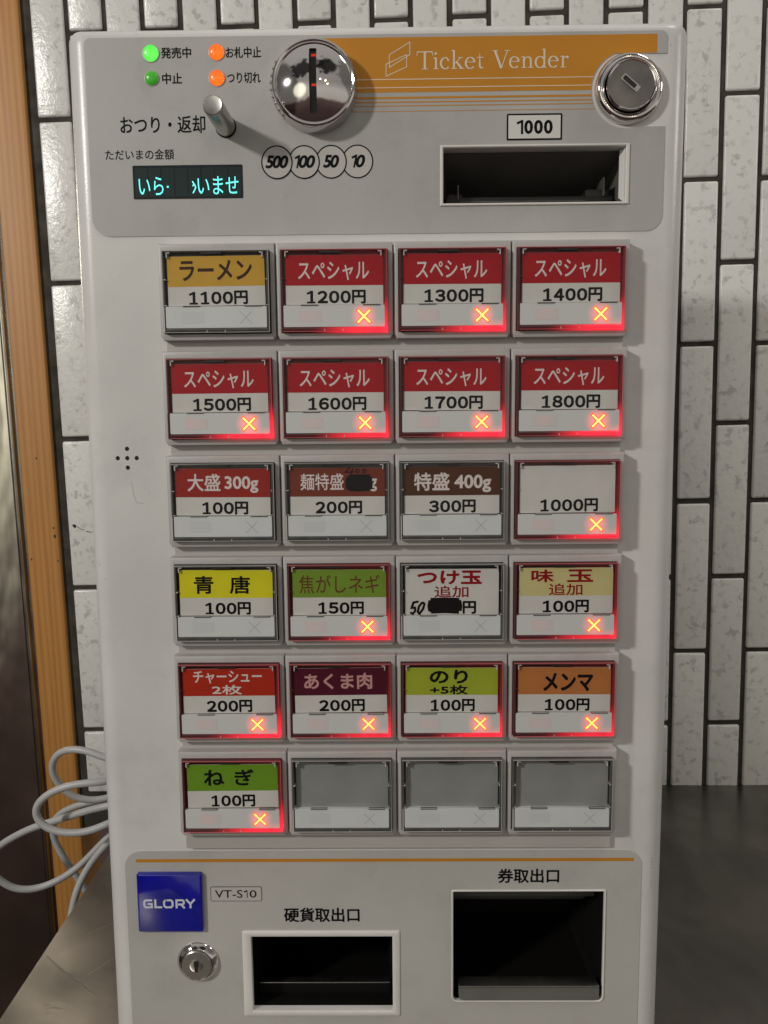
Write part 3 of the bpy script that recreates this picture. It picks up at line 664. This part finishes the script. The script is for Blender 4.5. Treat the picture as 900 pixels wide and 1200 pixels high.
for i in range(9):
    a = math.radians(150+i*9); x, z = cx+20.7*math.cos(a), cz+20.7*math.sin(a); mb.lathe(x, z, [(.8, YF-1.5), (.8, YF-6.0), (.4, YF-6.4)], 'chrome', 10)
part(mb, 'knurling', cs).location = (0, 0, 0)

# ---- upper key lock
mb = MB(); cx, cz = 114.8, 71.4
mb.lathe(cx, cz, [(16.5, YF), (16.5, YF-.6)]+[(14.0+2.5*math.cos(a), YF-.6-3.6*math.sin(a)) for a in [i*math.pi/2/8 for i in range(9)]]+[(12.9, YF-4.1), (12.2, YF-3.4), (12.0, YF-2)], 'chrome', 80, cap1=False)
lk = part(mb, 'door_lock', smooth=40)
mb = MB(); mb.lathe(cx, cz, [(11.8, YF-2), (11.8, YF-5.8), (11.4, YF-6.2), (10.9, YF-6.0)], 'chrome', 64, cap1=False); mb.lathe(cx, cz, [(10.95, YF-5.4), (10.95, YF-6.0), (.2, YF-6.05)], 'steel_dark', 64)
part(mb, 'lock_cylinder', lk)
mb = MB(); A = math.radians(-40)
def rotp(x, z): return (cx-.6+x*math.cos(A)-z*math.sin(A), cz+.6+x*math.sin(A)+z*math.cos(A))
mb.plate([rotp(*q) for q in rrect(-5.0, 5.0, -1.6, 1.6, .4, 2)], YF-6.5, YF-5.6, 'steel'); mb.plate([rotp(*q) for q in rrect(-4.4, 3.0, -1.05, 1.05, .2, 2)], YF-6.58, YF-6, 'black')
part(mb, 'keyhole', lk)

# ---- note slot
mb = MB()
ro = [(23.4, 17.7), (116.2, 17.7), (116.2, 46.3), (23.4, 46.3)]; ri = [(24.9, 18.9), (114.4, 18.9), (114.4, 45.2), (24.9, 45.2)]
R3 = lambda q, y: [(x, y, z) for x, z in q]
mb.rings([R3(ro, YF+1), R3(ro, YP-.5), R3([(x+(.3 if x < 70 else -.3), z+(.3 if z < 30 else -.3)) for x, z in ro], YP-.8), R3([(x-(.4 if x < 70 else -.4), z-(.4 if z < 30 else -.4)) for x, z in ri], YP-.8), R3(ri, YP-.4), R3(ri, YF+2.5)], 'white', False, False)
mb.raw([(114.35, YF+.5, 19), (114.35, YF+.5, 45.1), (112.6, YF+4.5, 22), (112.6, YF+4.5, 45.1)], [(0, 1, 3, 2)], 'white')
ns = part(mb, 'note_slot')
mb = MB()
mb.rings([R3([(25.0, 19), (114.9, 19), (114.9, 45.1), (25, 45.1)], YF+7), R3([(31, 21), (110, 21), (110, 30), (31, 30)], YF+52)], 'throat', False, True)
part(mb, 'slot_throat', ns)
mb = MB(); mb.box(27, 112, YF+12, YF+48, 18.6, 25.5, 'black', bev=1); mb.box(28, 111, YF+30, YF+50, 25.4, 28.5, 'black', bev=1); mb.box(33, 33.6, YF+11, YF+30, 24, 31, 'rim'); mb.box(106.6, 107.2, YF+10, YF+30, 25, 34, 'rim', bev=.2); mb.box(98, 110.5, YF+12.5, YF+34, 20, 29, 'black', bev=1.5); mb.box(27.5, 36, YF+13, YF+36, 19, 27.5, 'black', bev=1.5); mb.box(34, 98, YF+11.5, YF+12.5, 22.6, 23.3, 'rim', bev=.2)
part(mb, 'note_guide', ns)

# ---- fluorescent display
mb = MB(); mb.plate(rrect(-128.4, -74.0, 22.7, 38.7, .6, 3), YP-.15, YP+.2, 'glass_dark')
ds = part(mb, 'display')
mb = MB()
for i in range(8): mb.rect(-127.2+i*6.62, -127.2+i*6.62+5.9, 23.9, 37.4, YP-.19, mat('display_cell', (.010, .026, .026), .2) if i == 0 else bpy.data.materials['display_cell'])
mb.text('いら', -125.6, -113.4, 24.6, 33.2, YP-.22, 'vfd', .0); mb.rect(-111.7, -110.8, 28.0, 28.9, YP-.22, 'vfd')
mb.text('いませ', -96.4, -76.2, 24.6, 33.2, YP-.22, 'vfd', .0)
mb.stroke([(-99.0, 31.0), (-98.2, 29.6), (-98.9, 28.6)], .6, YP-.22, 'vfd'); mb.stroke([(-98.0, 29.6), (-97.4, 28.0), (-98.6, 25.6), (-98.9, 25.3)], .6, YP-.225, 'vfd')
part(mb, 'display_text', ds, smooth=0)

# ---- button field
mb = MB(); mb.plate(rrect(-114.2, 114.6, -316.6, -1.0, .6, 2), 4.6, YF+.2, 'base'); part(mb, 'button_base')
CW, RH, HH = 58.0, 52.0, 47.24
def housing_mesh():
    mb = MB(); g = .22; cx_, cz_ = 1.5, 2.1
    def outer(i, y): a, b2, t, u = g+i, CW-g-i, -g-i, -HH+g+i; return [(a, y, u+cz_), (a+cx_, y, u), (b2-cx_, y, u), (b2, y, u+cz_), (b2, y, t), (a, y, t)]
    def inner(i, y):
        a, b2, t, u = 2.5-i, 55.3+i, -3.9+i, -43.9-i; return [(a, y, u), (a+1, y, u), (b2-1, y, u), (b2, y, u), (b2, y, t), (a, y, t)]
    mb.rings([outer(0, 6.9), outer(0, .9), outer(.25, .3), outer(.8, 0), inner(.25, 0), inner(0, .25), inner(0, 5.5)], 'housing', True, False)
    mb.sheet([(2.5, -43.9), (55.3, -43.9), (55.3, -3.9), (2.5, -3.9)], 5.4, 'black')
    return mb
def rim_mesh(lit):
    m = 'rim_lit%d' % (lit-1) if lit else 'rim'; mb = MB()
    def rr(i, y): a, b2, t, u = 2.75+i, 55.05-i*1.25, -4.15-i, -43.65+i*2.25; return [(a, y, u), (b2, y, u), (b2, y, t), (a, y, t)]
    mb.rings([rr(0, 5.2), rr(0, -2.3), rr(.3, -2.75), rr(.75, -2.8), rr(1.0, -2.4), rr(1.0, 1.5), rr(4.0, 1.6)], m, False, False)
    # bright moulded corners and clip ticks of the cover
    e = m if lit else 'rim_edge'
    for x in (5.2, 52.0):
        mb.box(x-.25, x+.25, -2.7, 1, -7.6, -4.9, 'rim_edge'); mb.box(x-(1.5 if x > 30 else 0), x+(0 if x > 30 else 1.5), -2.7, 1, -5.5, -5.0, 'rim_edge')
    for x0, x1, z in ((2.9, 4.4, -18), (53.4, 54.9, -18), (53.4, 54.9, -30.4), (2.9, 4.4, -30.4)): mb.box(x0, x1, -2.75, 1, z-.22, z+.22, e)
    L_ = 'edge_lit' if lit else 'rim_edge'
    for x0, x1, z0, z1 in ((2.8, 55.0, -4.38, -4.2), (54.78, 54.98, -43.5, -4.4), (3.4, 54.7, -43.55, -43.36)): mb.box(x0, x1, -2.95, -2.6, z0, z1, L_)
    mb.box(22, 32, -2.5, 1.2, -5.9, -4.9, 'black')
    mb.box(2.8, 3.3, -3.0, 1, -43.4, -31, e); mb.box(3.4, 54.6, -2.6, 1, -42.7, -42.35, e)
    for x in (24, 33): mb.box(x-.2, x+.2, -2.9, 1, -43.6, -42.4, 'rim_edge')
    return mb
def cover_mesh():
    mb = MB(); mb.plate(rrect(3.7, 54.1, -30.6, -5.0, .6, 2), -2.35, -1.75, 'clear'); return mb
def strip_mesh(lit):
    mb = MB(); mb.plate(rrect(3.9, 53.6, -41.3, -30.9, .5, 2), -2.55, 1.2, 'strip_lit%d' % (lit-1) if lit else 'strip')
    mb.rect(11.6, 22.6, -39.0, -33.4, -2.6, 'mark_lit' if lit else 'strip_mark')
    for x in (12.5, 43.0): mb.box(x, x+8.5, -2.75, -1.2, -31.2, -30.6, 'rim'); mb.box(x+.2, x+8.3, -2.85, -2.6, -30.66, -30.45, 'rim_edge')
    return mb
def cross_mesh(lit):
    mb = MB(); c, d, h = 43.4, -36.4, 3.0
    A1 = [(c-h, d-h), (c+h, d+h)]; A2 = [(c-h, d+h), (c+h, d-h)]
    if lit:
        mb.stroke([(c-h-.45, d-h-.45), (c+h+.45, d+h+.45)], 1.85, -2.58, 'x_halo'); mb.stroke([(c-h-.45, d+h+.45), (c+h+.45, d-h-.45)], 1.85, -2.585, 'x_halo')
        mb.stroke(A1, 1.0, -2.62, 'x_core'); mb.stroke(A2, 1.0, -2.625, 'x_core')
    else: mb.stroke(A1, .3, -2.58, 'cross_mark'); mb.stroke(A2, .3, -2.585, 'cross_mark')
    return mb
def hand(mb, strokes, x, z, s, w, m, y, sx=None, sl=0.):
    for i, q in enumerate(strokes): mb.stroke([(x+a*(sx or s)+sl*b2, z+b2*s) for a, b2 in q], w, y-.004*i, m)
def blob(mb, x0, x1, z0, z1, y):
    n = 7; w = (z1-z0)/n*1.9
    for i in range(n):
        z = z0+w*.45+(z1-z0-w*.9)*i/(n-1); e = 1.1 if i in (0, n-1) else 0.5
        mb.stroke([(x0+e+random.uniform(-.15, .2), z+random.uniform(-.3, .3)), ((x0+x1)/2, z+random.uniform(-.35, .35)), (x1-e+random.uniform(-.3, .35), z+random.uniform(-.4, .4))], [w*.95, w*random.uniform(1., 1.15), w*.9], y-.003*i, 'marker')
    for k in (0, 1): mb.stroke([((x0, x1)[k]+(.6, -.6)[k], z0+1.2), ((x0, x1)[k]+(.2, -.3)[k], (z0+z1)/2), ((x0, x1)[k]+(.8, -.9)[k], z1-1.1)], 1.6, y-.03-.003*k, 'marker')
YC = -1.35
PB = .034
def card(band, bandm, texts, price, pbox=(14.8, 44.0), body='card', bandz=-21.2):
    mb = MB(); mb.plate(rrect(5.0, 52.9, -30.5, -6.7, .2, 1), YC, YC+.35, body)
    if bandm: mb.rect(5.02, 52.88, bandz, -6.72, YC-.03, bandm)
    for t in texts:
        s, x0, x1, z0, z1, m = t[:6]; mb.text(s, x0, x1, -z1, -z0, YC-.06, m, t[6] if len(t) > 6 else .02)
    if price: mb.number(price, pbox[0], pbox[1], -29.8, -23.7, YC-.065, 'ink', .27, True)
    return mb
SPX = lambda: [('スペシャル', 11.2, 46.0, 9.9, 18.8, 't_white', .012)]
R1, R2 = (14.9, 44.3), (17.6, 41.4)
cards = {}
cards[0, 0] = (card(1, 'b_ramen', [('ラーメン', 11.1, 46.8, 8.7, 18.5, 't_ramen', .026)], '1100円', R1), 0, 'unlit ticket button with amber band, 1100 yen')
for i, (r, c) in enumerate(((0, 1), (0, 2), (0, 3), (1, 0), (1, 1), (1, 2), (1, 3))):
    pr = 1200+100*i; cards[r, c] = (card(1, 'b_red', SPX(), '%d円' % pr, R1), 1, 'red-lit ticket button with crimson band, %d yen' % pr)
cards[2, 0] = (card(1, 'b_red2', [('大盛', 11.0, 27.8, 9.3, 18.2, 't_white', .018), ('300g', 29.9, 47.0, 10.5, 19.0, 't_white', .022)], '100円', (17.9, 41.6)), 0, 'unlit ticket button with dark red band for 300g')
k = card(1, 'b_brown', [('麺特盛', 10.3, 32.2, 9.5, 18.0, 't_white', .014), ('g', 45.4, 49.0, 12.2, 18.7, 't_white', .022)], '200円', (17.8, 41.4))
blob(k, 33.6, 46.4, -18.7, -10.2, YC-.075)
hand(k, [[(0, 1), (-.8, .15), (.7, .2)], [(.55, .9), (.1, -.25)]], 35.4, -9.4, 2.9, .6, 'marker', YC-.08)
for x in (39.2, 42.8): hand(k, [[(.5*math.cos(a), .5*math.sin(a)+.4) for a in [i*math.pi/5 for i in range(11)]]], x, -9.0, 1.6, .55, 'marker', YC-.08)
cards[2, 1] = (k, 0, 'unlit ticket button with brown band and black marker blot')
cards[2, 2] = (card(1, 'b_choc', [('特盛', 9.9, 27.8, 9.6, 18.8, 't_white', .02), ('400g', 30.2, 48.8, 10.8, 19.8, 't_white', .024)], '300円', (17.4, 41)), 0, 'unlit ticket button with chocolate band for 400g')
cards[2, 3] = (card(0, None, [], '1000円', (15, 44.4)), 1, 'red-lit ticket button with plain white card, 1000 yen')
cards[3, 0] = (card(1, 'b_yellow', [('青', 12.4, 22.6, 9.7, 19.1, 'ink', .02), ('唐', 30.8, 41.3, 9.7, 19.1, 'ink', .02)], '100円', R2), 0, 'unlit ticket button with bright yellow band')
cards[3, 1] = (card(1, 'b_green', [('焦がしネギ', 8.2, 49.6, 9.4, 19.2, 't_brown', .008)], '150円', R2), 1, 'red-lit ticket button with green band and brown lettering, 150 yen')
k = card(0, None, [('つけ玉', 11.3, 44.3, 7.5, 14.8, 't_red', .034), ('追加', 20.0, 37.5, 15.4, 21.6, 't_red', .018), ('円', 34.5, 41.4, 23.4, 30.2, 'ink', .03)], None)
blob(k, 17.0, 33.8, -29.8, -21.9, YC-.075)
hand(k, [[(.95, 1.0), (.2, .92), (.1, .48), (.6, .5), (.72, .22), (.45, 0), (.0, .12)], [(1.55, .95), (1.15, .6), (1.15, .15), (1.45, .0), (1.85, .4), (1.9, .8), (1.55, .95)]], 7.4, -30.0, 6.4, 1.2, 'marker', YC-.08, 3.4, 1.3)
cards[3, 2] = (k, 0, 'unlit ticket button with white card, red lettering and a handwritten 50')
cards[3, 3] = (card(1, 'b_cream', [('味', 11.2, 22.6, 7.6, 14.2, 't_red', .03), ('玉', 29.4, 42.8, 7.6, 14.2, 't_red', .03), ('追加', 20.2, 37.4, 14.8, 21.0, 't_red', .018)], '100円', (16.8, 40.8)), 1, 'red-lit ticket button with pale cream band and red lettering')
cards[4, 0] = (card(1, 'b_redbr', [('チャーシュー', 10.6, 46.4, 7.7, 14.4, 't_white', .02), ('2枚', 20.2, 35.8, 15.3, 20.5, 't_white', .02)], '200円', (17.2, 40.9)), 1, 'red-lit ticket button with brick red band in two lines')
cards[4, 1] = (card(1, 'b_maroon', [('あくま肉', 9.9, 45.4, 9.4, 18.1, 't_pink', .022)], '200円', (17.5, 41.3)), 1, 'red-lit ticket button with maroon band and pinkish lettering')
cards[4, 2] = (card(1, 'b_olive', [('のり', 17.5, 37.4, 7.7, 15.2, 'ink', .034), ('+5枚', 17.7, 37.4, 15.9, 21.0, 'ink', .03)], '100円', (17.7, 41)), 1, 'red-lit ticket button with yellow-green band in two lines')
cards[4, 3] = (card(1, 'b_orange', [('メンマ', 18.0, 43.8, 9.7, 19.6, 'ink', .036)], '100円', (18.6, 42.2)), 1, 'red-lit ticket button with orange-brown band')
cards[5, 0] = (card(1, 'b_green2', [('ね', 13.8, 24.7, 9.5, 18.3, 'ink', .024), ('ぎ', 30.1, 40.3, 9.3, 18.3, 'ink', .024)], '100円', (17.0, 40.6)), 1, 'red-lit ticket button with green band and black lettering, bottom row')
def tmpl(mb, nm, smooth=35):
    o = mb.build(nm, smooth=smooth); me = o.data; bpy.data.objects.remove(o); return me
m_house = tmpl(housing_mesh(), 'ticket_button'); m_rim = [tmpl(rim_mesh(i), 'cover_rim') for i in range(4)]; m_cov = tmpl(cover_mesh(), 'clear_cover')
m_strip = [tmpl(strip_mesh(i), 'status_strip') for i in range(4)]; m_cross = (tmpl(cross_mesh(0), 'cross_mark', 0), tmpl(cross_mesh(1), 'cross_mark', 0))
bl = MB(); bl.plate(rrect(4.6, 53.3, -30.8, -5.2, .2, 1), .3, .8, 'blank'); m_blank = tmpl(bl, 'smoked_panel')
for r in range(6):
    for c in range(4):
        pos = ((c-2)*CW-BASE[0], -BASE[1], -r*RH-BASE[2]); bt = link('ticket_button', m_house, root, tuple(a*MM for a in pos))
        if (r, c) in cards:
            mbc, lit, lab = cards[r, c]; lc = link('label_card', tmpl(mbc, 'label_card', 0), bt); ja = random.uniform(-.007, .007); lc.rotation_euler = (0, ja, 0); lc.location = (random.uniform(-.25, .25)*MM-math.sin(ja)*-18*MM, 0, random.uniform(-.15, .15)*MM+math.sin(ja)*29*MM)
        else:
            lit, lab = 0, 'blank unlit ticket button with smoked grey window'; link('blank_panel', m_blank, bt)
        bt['label'] = lab
        lv = 1+random.choice((0, 1, 1, 2)) if lit else 0; link('cover_rim', m_rim[lv], bt); link('clear_cover', m_cov, bt); link('status_strip', m_strip[lv], bt); link('cross_mark', m_cross[lit], bt)

# ---- lower delivery panel
mb = MB(); mb.plate(rrect(-149.0, 132.6, -440.5, -319.4, (3, 3, 9, 9), 8), YF-.35, YF+.4, 'cover_light'); lp = part(mb, 'delivery_panel')
for bx in ((-81.6, -2.5, -413.8, -368.5),):
    cc = MB(); cc.box(bx[0], bx[1], 0, 20, bx[2], bx[3], 'cover_light'); cc.v = [tuple(a-q for a, q in zip(p, BASE)) for p in cc.v]; cut(lp, cc)
cc = MB(); cc.plate(rrect(29.9, 113.1, -407.8, -342.7, (3, 3, .8, .8)), 0, 20, 'cover_light'); cc.v = [tuple(a-q for a, q in zip(p, BASE)) for p in cc.v]; cut(lp, cc)
mb = MB(); mb.rect(-142.8, 128.2, -325.8, -324.0, YP-.06, 'orange'); part(mb, 'orange_line', smooth=0)
mb = MB()
mb.text('硬貨取出口', -62.6, -21.0, -360.9, -352.4, YP-.06, 'ink', .022); part(mb, 'caption', smooth=0); mb = MB()
mb.text('券取出口', 54.5, 88.0, -338.4, -330.0, YP-.06, 'ink', .022); part(mb, 'caption', smooth=0)
# blue badge
mb = MB(); mb.plate(rrect(-142.2, -106.8, -365.0, -331.2, .8, 3), YP-2.0, YP, 'badge_blue'); mb.rings([[(x, YP-2.0, z) for x, z in rrect(-142.2, -106.8, -365.0, -331.2, .8, 3)], [(x, YP-2.5, z) for x, z in rrect(-141.5, -107.5, -364.3, -331.9, .6, 3)]], 'badge_blue', False, True)
bd = part(mb, 'blue_badge')
mb = MB(); YB = YP-2.56; bx0, bz0, bh = -139.0, -350.9, 5.2
def L(pts, i): mb.stroke([(bx0+x, bz0+z*bh) for x, z in pts], 1.12, YB-.003*i, 'badge_text')
L([(4.9, .89), (1.3, .89), (.56, .72), (.56, .28), (1.3, .11), (4.6, .11), (4.6, .48), (2.4, .48)], 0)
L([(6.6, 1), (6.6, .11), (10.2, .11)], 1)
L([(12.2, .89), (15.2, .89), (16.0, .72), (16.0, .28), (15.2, .11), (12.2, .11), (11.4, .28), (11.4, .72), (12.2, .89), (12.8, .89)], 2)
L([(18.2, 0), (18.2, .89), (21.6, .89), (22.2, .74), (22.2, .55), (21.6, .42), (19.0, .42)], 3); L([(20.6, .42), (22.6, .0)], 4)
L([(23.4, 1), (25.8, .48), (28.2, 1)], 5); L([(25.8, .48), (25.8, 0)], 6)
part(mb, 'badge_lettering', bd, smooth=0)
mb = MB(); mb.plate(rrect(-102.6, -74.4, -348.5, -340.0, 1, 3), YP-.12, YP+.1, 'ink'); mb.plate(rrect(-102.3, -74.7, -348.2, -340.3, .8, 3), YP-.18, YP, 'sticker')
mb.text('VT-S', -100.2, -85.0, -346.5, -341.9, YP-.23, 'ink', .006); mb.number('10', -84.2, -77.3, -346.4, -342.0, YP-.23, 'ink', .11, onew=.5, gap=.3, wt=.006); part(mb, 'model_plate', smooth=0)
# lower key lock
mb = MB(); cx, cz = -110.9, -384.0
mb.lathe(cx, cz, [(11.6, YF), (11.6, YF-.8), (11.3, YF-1.4), (9.3, YF-3.4), (8.9, YF-3.6), (8.6, YF-3.3), (8.5, YF-2)], 'chrome', 64, cap1=False); lk = part(mb, 'cash_lock', smooth=30)
mb = MB(); mb.lathe(cx, cz, [(8.4, YF-1), (8.4, YF-3.6), (7.9, YF-4.1), (.2, YF-4.1)], 'steel', 48); part(mb, 'lock_cylinder', lk)
mb = MB(); mb.lathe(cx, cz, [(3.6, YF-4.0), (3.6, YF-4.4), (2.8, YF-4.6)], 'chrome', 32); mb.plate([(cx+a, cz+q) for a, q in ((-.9, -3.4), (.9, -3.4), (.9, -.8), (1.5, .2), (1.5, 3.0), (-1.3, 3.0), (-1.3, .4), (-.9, -.6))], YF-4.7, YF-4.5, 'black'); part(mb, 'keyhole', lk)
# coin tray
mb = MB(); q0 = rrect(-85.9, .9, -416.6, -365.8, .8, 2); q1 = rrect(-85.3, .3, -416.0, -366.4, .8, 2); q2 = rrect(-81.6, -2.5, -413.8, -368.5, .3, 2); q3 = rrect(-81.0, -3.1, -413.2, -369.1, .3, 2)
mb.rings([R3(q0, YP+.2), R3(q0, YP-.5), R3(q1, YP-.9), R3(q2, YP-.9), R3(q3, YP-.5), R3(q3, YF+3)], 'white', False, False); ct = part(mb, 'coin_tray')
mb = MB(); mb.rings([R3([(-81.1, -413.3), (-3.0, -413.3), (-3.0, -369.0), (-81.1, -369.0)], YF+1), R3([(-77, -412.5), (-7, -412.5), (-7, -372), (-77, -372)], YF+60)], 'well', False, True)
mb.box(-79.5, -4.5, YF+12, YF+15, -413, -406.2, 'well'); mb.box(-79.5, -4.5, YF+11, YF+15.5, -406.2, -405.4, 'steel', bev=.3); part(mb, 'tray_well', ct)
# ticket tray
mb = MB(); q0 = rrect(29.4, 113.6, -408.3, -342.2, (3.4, 3.4, 1, 1), 5); q2 = rrect(30.3, 112.7, -407.4, -343.1, (2.6, 2.6, .6, .6), 5)
mb.rings([R3(q0, YP+.2), R3(q0, YP-.5), R3(rrect(29.8, 113.2, -407.9, -342.6, (3, 3, .8, .8), 5), YP-.8), R3(q2, YP-.5), R3(q2, YF+1.2)], 'white', False, False); tt = part(mb, 'ticket_tray')
mb = MB(); mb.rings([R3(rrect(30.0, 113.0, -407.7, -342.8, (3, 3, .8, .8), 5), YF+1.0), R3(rrect(33, 110, -403, -352, (3, 3, .8, .8), 5), YF+70)], 'well', False, True)
mb.raw([(30.6, YF+6, -343.4), (112.5, YF+6, -343.4), (112.5, YF+40, -374), (30.6, YF+40, -374)], [(0, 1, 2, 3)], 'throat'); mb.box(94.6, 95.0, YF+5.5, YF+6, -352, -343.5, 'black')
mb.box(30.6, 112.4, YF+18, YF+20, -358, -345, 'dark'); part(mb, 'tray_well', tt)
mb = MB(); mb.plate(rrect(33.4, 110.8, -406.6, -398.4, (2.4, 2.4, .2, .2), 5), YP-1.2, YP+1.2, 'lip'); mb.box(33.6, 110.6, YP-1.7, YP+6, -399.0, -397.8, 'steel', bev=.35); part(mb, 'tray_lip', tt)
